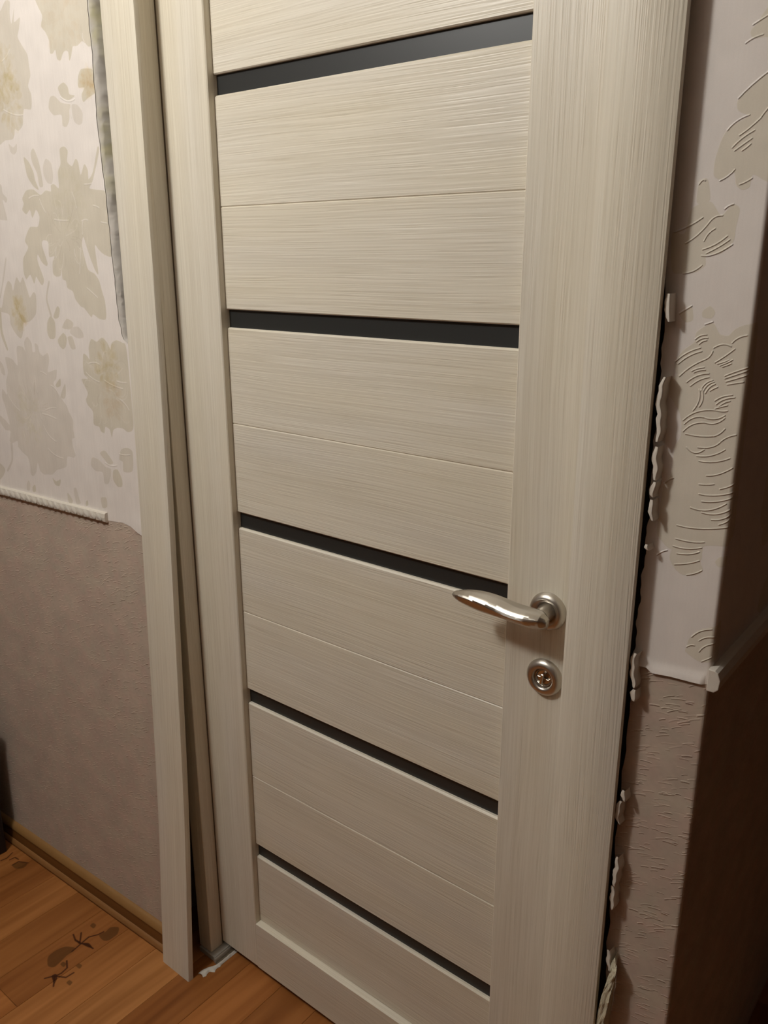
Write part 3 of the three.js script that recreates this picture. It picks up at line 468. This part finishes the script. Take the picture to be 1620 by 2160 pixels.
// ---------------------------------------------------------------- the door leaf
const door = group('door_1', 'pale wood-grain door with five dark glass strips and a lever handle', 'door', 'structure', [0, 0.0194, 0]);
{
  const Y = (y) => y - 0.0194, W = 0.556, S = 0.013, H0 = 1.7089, P = 0.3476, G = 0.029;
  const add = (n, g, m, par) => mesh(n, g, m, par || door);
  // stiles
  add('stile', metreUV(cbox(-0.122, 0, 0, 2.0, -0.027, S, 0.0016), 'y', 0.11, 0.13), M.wood);
  add('stile', metreUV(cbox(W, 0.678, 0, 2.0, -0.027, S, 0.0012), 'y', 0.43, 0.06), M.wood);
  // rails with a sloping lip towards the panel
  const rail = (y0, y1, lipUp) => { const b = 0.004, g = new ConvexGeometry([V(0, y0, -0.02), V(W, y0, -0.02), V(0, y1, -0.02), V(W, y1, -0.02), V(0, lipUp ? y0 : y0 + b, S), V(W, lipUp ? y0 : y0 + b, S), V(0, lipUp ? y1 - b : y1, S), V(W, lipUp ? y1 - b : y1, S)]); return metreUV(g, 'x', 0.2, 0.31); };
  add('bottom_rail', rail(0, Y(0.1332), true), M.wood);
  add('top_rail', rail(Y(1.868), 2.0, false), M.wood);
  // boards: two between each pair of glass strips, with bevelled edges that meet in a fine groove
  const board = (y0, y1, c0, c1, k) => {
    const x0 = 0.0004, x1 = W + 0.012, zb = -0.02, pts = [];
    for (const x of [x0, x1]) pts.push(V(x, y0, zb), V(x, y1, zb), V(x, y0, -c0), V(x, y0 + c0, 0), V(x, y1, -c1), V(x, y1 - c1, 0));
    return metreUV(new ConvexGeometry(pts), 'x', hash2(k, 1, 91) * 0.6, 0.05 + hash2(k, 2, 92) * 0.35);
  };
  let k = 0;
  add('panel_board', board(Y(H0), Y(1.868), 0.0018, 0.001, k++), M.wood);
  for (let i = 0; i < 5; i++) {
    const top = H0 - i * P - G, groove = H0 - i * P - 0.1896;
    if (i < 4) { add('panel_board', board(Y(groove), Y(top), 0.0015, 0.0026, k++), M.wood); add('panel_board', board(Y(H0 - (i + 1) * P), Y(groove), 0.0018, 0.0015, k++), M.wood); } else add('panel_board', board(Y(0.1332) - 0.002, Y(top), 0.001, 0.0026, k++), M.wood);
    const gl = add('glass_strip', new THREE.BoxGeometry(W, G + 0.006, 0.006).translate(W / 2, Y(H0 - i * P - G / 2), -0.0095), M.glass);
    gl.userData.label = 'dark satin glass strip';
  }
  add('core', new THREE.BoxGeometry(W + 0.02, 1.9, 0.006).translate(W / 2, 1.0, -0.0235), M.wood);

  // handle: round rose, neck and a curved blade
  const hx = 0.619, hy = Y(0.9985), handle = partGroup('door_handle', door, [hx, hy, S]);
  handle.userData.label = 'satin nickel lever handle';
  const lathe = (pts) => new THREE.LatheGeometry(pts.map(([r, z]) => new THREE.Vector2(r, z)), 64).rotateX(Math.PI / 2);
  add('rose', lathe([[0.0001, 0.0045], [0.0115, 0.0045], [0.0135, 0.006], [0.0155, 0.0088], [0.0178, 0.0098], [0.0202, 0.0094], [0.0232, 0.0075], [0.0254, 0.0045], [0.0262, 0.0018], [0.0262, 0]]), M.nickel, handle);
  add('neck', lathe([[0.0128, 0.003], [0.0128, 0.007], [0.0118, 0.0085], [0.0108, 0.016], [0.0103, 0.028], [0.0098, 0.033], [0.006, 0.036], [0.0001, 0.0365]]), M.nickel, handle);
  {
    // stations along the blade: centre x, then back-top, front ridge and lower edge as (y, z)
    const st = [ // x, yA, zA, yB, zB, yC, zC   (metres, door coordinates before shifting)
      [0.6372, 1.0025, 0.0465, 0.9995, 0.0545, 0.9930, 0.0490],
      [0.6325, 1.0058, 0.0440, 1.0015, 0.0585, 0.9885, 0.0470],
      [0.6250, 1.0090, 0.0415, 1.0025, 0.0640, 0.9868, 0.0465],
      [0.6140, 1.0095, 0.0410, 1.0020, 0.0668, 0.9872, 0.0490],
      [0.6010, 1.0102, 0.0425, 1.0018, 0.0678, 0.9892, 0.0520],
      [0.5870, 1.0118, 0.0445, 1.0025, 0.0680, 0.9915, 0.0545],
      [0.5720, 1.0144, 0.0455, 1.0046, 0.0680, 0.9925, 0.0560],
      [0.5560, 1.0162, 0.0460, 1.0066, 0.0678, 0.9928, 0.0565],
      [0.5400, 1.0162, 0.0460, 1.0082, 0.0674, 0.9934, 0.0570],
      [0.5250, 1.0144, 0.0460, 1.0090, 0.0662, 0.9950, 0.0570],
      [0.5110, 1.0116, 0.0470, 1.0086, 0.0642, 0.9974, 0.0570],
      [0.5020, 1.0090, 0.0490, 1.0072, 0.0615, 1.0000, 0.0565],
      [0.4980, 1.0082, 0.0515, 1.0066, 0.0590, 1.0022, 0.0562],
      [0.4970, 1.0066, 0.0540, 1.0060, 0.0572, 1.0042, 0.0560]];
    const N = 24, pos = [], idx = [];
    for (const [x, yA, zA, yB, zB, yC, zC] of st) {
      const A = [yA, zA], B = [yB, zB], C = [yC, zC], cen = [(yA + yB + yC) / 3, (zA + zB + zC) / 3];
      const edge = (p, q, bulge) => (t) => { const m = [lerp(p[0], q[0], t), lerp(p[1], q[1], t)], d = [m[0] - cen[0], m[1] - cen[1]], b = 1 + bulge * Math.sin(Math.PI * t); return [cen[0] + d[0] * b, cen[1] + d[1] * b]; };
      const es = [edge(A, B, 0.55), edge(B, C, 0.55), edge(C, A, 0.9)];
      for (let i = 0; i < N; i++) { const e = Math.floor(i / 8), p = es[e]((i % 8) / 8); pos.push(x - hx, p[0] - 0.0194 - hy, p[1] - S); }
    }
    for (let j = 0; j + 1 < st.length; j++) for (let i = 0; i < N; i++) { const a = j * N + i, b = j * N + (i + 1) % N, c = a + N, d = b + N; idx.push(a, b, c, b, d, c); }
    const cap = (j, f) => { const o = j * N; for (let i = 1; i + 1 < N; i++) f ? idx.push(o, o + i + 1, o + i) : idx.push(o, o + i, o + i + 1); }; cap(0, false); cap(st.length - 1, true);
    for (let i = 0; i < idx.length; i += 3) { const q = idx[i + 1]; idx[i + 1] = idx[i + 2]; idx[i + 2] = q; }
    // refine between stations with a spline for a smooth blade
    const nS = st.length, fine = [], fi = [], M_ = 5, cur = [];
    for (let i = 0; i < N; i++) cur.push(new THREE.CatmullRomCurve3(st.map((_, j) => V(pos[3 * (j * N + i)], pos[3 * (j * N + i) + 1], pos[3 * (j * N + i) + 2]))));
    const rows = (nS - 1) * M_ + 1;
    for (let r = 0; r < rows; r++) for (let i = 0; i < N; i++) { const p = cur[i].getPoint(r / (rows - 1)); fine.push(p.x, p.y, p.z); }
    for (let j = 0; j + 1 < rows; j++) for (let i = 0; i < N; i++) { const a = j * N + i, b = j * N + (i + 1) % N, c = a + N, d = b + N; fi.push(a, b, c, b, d, c); }
    for (let i = 1; i + 1 < N; i++) { fi.push(0, i + 1, i); const o = (rows - 1) * N; fi.push(o, o + i, o + i + 1); }
    const g = new THREE.BufferGeometry(); g.setAttribute('position', new THREE.Float32BufferAttribute(fine, 3)); g.setIndex(fi); g.computeVertexNormals();
    add('lever', toCreasedNormals(g, 0.85), M.nickel, handle);
  }
  // lock rose with a dark well and a thumb turn
  const lock = partGroup('lock_escutcheon', door, [0.6195, Y(0.9025), S]);
  lock.userData.label = 'round satin nickel lock rose with a thumb turn';
  add('rose', lathe([[0.0001, 0.001], [0.0128, 0.001], [0.0134, 0.0062], [0.0148, 0.0082], [0.0172, 0.0092], [0.0204, 0.0086], [0.0236, 0.0066], [0.0258, 0.0036], [0.0265, 0.0012], [0.0265, 0]]), M.nickel, lock);
  add('well', lathe([[0.0001, 0.0022], [0.0095, 0.0022], [0.0104, 0.003], [0.0112, 0.0048], [0.0122, 0.005], [0.0126, 0.004], [0.0127, 0.001]]), M.polished, lock);
  const turn = add('thumb_turn', mergeGeometries([metreUV(cbox(-0.0022, 0.0022, -0.0075, 0.0078, 0.002, 0.0105, 0.001)), metreUV(cbox(-0.0088, 0.0088, -0.0016, 0.0004, 0.002, 0.0052, 0.0005))]), M.polished, lock);
  turn.rotation.z = -0.12;
}

// ---------------------------------------------------------------- foot of the frame, baseboard
{
  const t = group('threshold_strip', 'white cut edge and filler at the foot of the left door jamb', 'threshold', null, [-0.1, 0, 0.03]);
  const white = new THREE.MeshStandardMaterial({ color: 0xaaa49a, roughness: 0.85, bumpMap: plasterBump, bumpScale: 0.001 });
  mesh('jamb_foot', cbox(-0.046, 0.004, 0, 0.0115, -0.05, 0.02, 0.0006).translate(0, 0, 0), white, t);
  mesh('metal_lip', cbox(0.0045, 0.0085, 0, 0.011, -0.05, 0.022, 0.0006), new THREE.MeshStandardMaterial({ color: 0xb9b3a8, metalness: 0.6, roughness: 0.4 }), t);
  mesh('gap_channel', cbox(0.0085, 0.0135, 0, 0.0012, -0.05, 0.022, 0.0004), M.rubber, t);
  const g = sheet(8, 40, (s, q) => { const z = lerp(-0.045, 0.062, q), n = vnoise(q * 18, s * 2, 64, 16, 95), w = 0.008 + 0.016 * sstep(0.55, 0.8, q) * n; const x = 0.014 + (s - 0.1) * w - 0.012 * sstep(0.6, 0.9, q); return [x, 0.0006 + 0.004 * Math.sin(Math.PI * s) * (0.4 + n), z, s * 0.02, q * 0.1]; });
  mesh('filler', g, new THREE.MeshStandardMaterial({ color: 0xd2ccc2, roughness: 0.95, side: THREE.DoubleSide, bumpMap: plasterBump, bumpScale: 0.001 }), t);
}
{
  const bb = group('baseboard_left', 'brown plastic baseboard with a darker middle channel along the left wall', 'baseboard', 'structure');
  const run = (prof) => sheet(prof.length - 1, 24, (s, t) => {
    const x = lerp(XL, -0.188, t), k = Math.round(s * (prof.length - 1)); return [x, prof[k][0], wallZ(x, 0) - 0.003 + prof[k][1], x, prof[k][0]];
  });
  const top = new THREE.MeshPhysicalMaterial({ color: 0x9a7344, roughness: 0.45 }), mid = new THREE.MeshPhysicalMaterial({ color: 0x6e451d, roughness: 0.5 }), low = new THREE.MeshPhysicalMaterial({ color: 0x94683c, roughness: 0.45 });
  for (const m of [top, mid, low]) m.side = THREE.DoubleSide;
  mesh('top_lip', run([[0.052, -0.006], [0.054, 0.0], [0.053, 0.004], [0.050, 0.0075], [0.045, 0.0105], [0.039, 0.0125], [0.037, 0.0118]]), top, bb);
  mesh('channel', run([[0.0375, 0.012], [0.036, 0.0095], [0.030, 0.0115], [0.022, 0.0135], [0.015, 0.0145], [0.0125, 0.0142]]), mid, bb);
  mesh('foot', run([[0.0135, 0.0142], [0.013, 0.0172], [0.009, 0.0195], [0.004, 0.0215], [0, 0.022], [-0.0005, 0]]), low, bb);
}

// ---------------------------------------------------------------- chair rails with a rope pattern
M.rail = new THREE.MeshStandardMaterial({ color: 0xd6cec2, roughness: 0.7, bumpMap: plasterBump, bumpScale: 0.0004 });
{
  const B = onWall(227.8, 1091.5), A = onWall(0, 1033), d = B.clone().sub(A).normalize(), len = 2.9, start = B.clone().addScaledVector(d, -len);
  const r = group('trim_4', 'cream rope-pattern chair rail cut off short of the left casing', 'chair rail', 'structure');
  r.position.copy(start); r.quaternion.setFromUnitVectors(V(1, 0, 0), d);
  const h = 0.0098, prof = new THREE.Shape(); prof.moveTo(0, -h); prof.lineTo(0.005, -h); prof.lineTo(0.0075, -h + 0.002); prof.lineTo(0.0085, 0); prof.lineTo(0.0075, h - 0.002); prof.lineTo(0.005, h); prof.lineTo(0, h);
  const g = new THREE.ExtrudeGeometry(prof, { depth: len, bevelEnabled: false }); g.rotateY(Math.PI / 2); g.scale(1, 1, -1); g.translate(0, 0, -0.001);
  const ix = g.attributes.position; const gi = g; // mirrored once, so flip the winding
  { const p = gi.attributes.position.array; for (let i = 0; i < p.length; i += 9) for (let k = 0; k < 3; k++) { const t = p[i + 3 + k]; p[i + 3 + k] = p[i + 6 + k]; p[i + 6 + k] = t; } gi.computeVertexNormals(); }
  mesh('rail_body', gi, M.rail, r);
  const bead = new THREE.SphereGeometry(1, 12, 8); bead.scale(0.0105, 0.0048, 0.0035);
  for (let i = 0; i < 60; i++) { const m = mesh('bead', bead, M.rail, r); m.position.set(len - 0.018 - i * 0.0205, 0.0002, 0.0078); m.rotation.z = -0.75; }
}
{
  const y = botR(0.83), r = group('trim_5', 'pale chair rail running back from the outer corner into the dark', 'chair rail', 'structure', [XC, y + 0.009, 0]);
  const s = new THREE.Shape(); const h = 0.0125; s.moveTo(0, -h); s.lineTo(0.007, -h); s.lineTo(0.011, -h + 0.004); s.lineTo(0.012, 0.002); s.lineTo(0.009, h - 0.002); s.lineTo(0.006, h); s.lineTo(0, h);
  const g = new THREE.ExtrudeGeometry(s, { depth: 1.5, bevelEnabled: true, bevelSize: 0.001, bevelThickness: 0.001, bevelSegments: 2 }); g.translate(0, 0, -1.5 + ZR + 0.006);
  mesh('rail_body', g, M.rail, r);
}

// ---------------------------------------------------------------- low dark cabinet just reaching into the view
{
  const x1 = onZ(9, 1690, 0.145).x - 0.016, c = group('low_cabinet', 'dark low cabinet standing against the left wall', 'cabinet', null, [x1 - 0.16, 0, 0.30]);
  const dark = new THREE.MeshPhysicalMaterial({ color: 0x1d1a1d, roughness: 0.45 });
  mesh('body', cbox(-0.16, 0.16, 0.0, 0.36, -0.15, 0.15, 0.002), dark, c);
  mesh('top', cbox(-0.165, 0.163, 0.36, 0.378, -0.155, 0.165, 0.003), dark, c);
  mesh('door', cbox(-0.155, 0.155, 0.02, 0.35, 0.151, 0.166, 0.002), dark, c);
  mesh('knob', new THREE.SphereGeometry(0.011, 16, 12).translate(0.12, 0.19, 0.177), M.nickel, c);
}

// ---------------------------------------------------------------- ceiling lamp: opal globe on a short rod
{
  const [x, y, z] = LAMP.pos, l = group('ceiling_lamp', 'opal globe ceiling lamp on a short rod', 'lamp', null, [x, y, z]);
  mesh('canopy', new THREE.CylinderGeometry(0.05, 0.055, 0.025, 32).translate(0, Y_TOP - y - 0.0125, 0), M.nickel, l);
  mesh('rod', new THREE.CylinderGeometry(0.006, 0.006, Y_TOP - y - LAMP.r - 0.02, 12).translate(0, (Y_TOP - y + LAMP.r - 0.02) / 2, 0), M.nickel, l);
  const globe = mesh('globe', new THREE.SphereGeometry(LAMP.r, 32, 24), new THREE.MeshStandardMaterial({ color: 0xffffff, emissive: new THREE.Color(...LAMP.color), emissiveIntensity: 4, roughness: 0.4 }), l);
  globe.castShadow = false;
  const light = new THREE.PointLight(new THREE.Color(...LAMP.color), LAMP.power, 0, 2); light.name = 'lamp_light'; light.castShadow = true; light.shadow.mapSize.set(2048, 2048); light.shadow.radius = LAMP.r / 0.02; light.shadow.bias = -0.0005; light.shadow.camera.near = 0.12; l.add(light);
}

renderer.render(scene, camera);
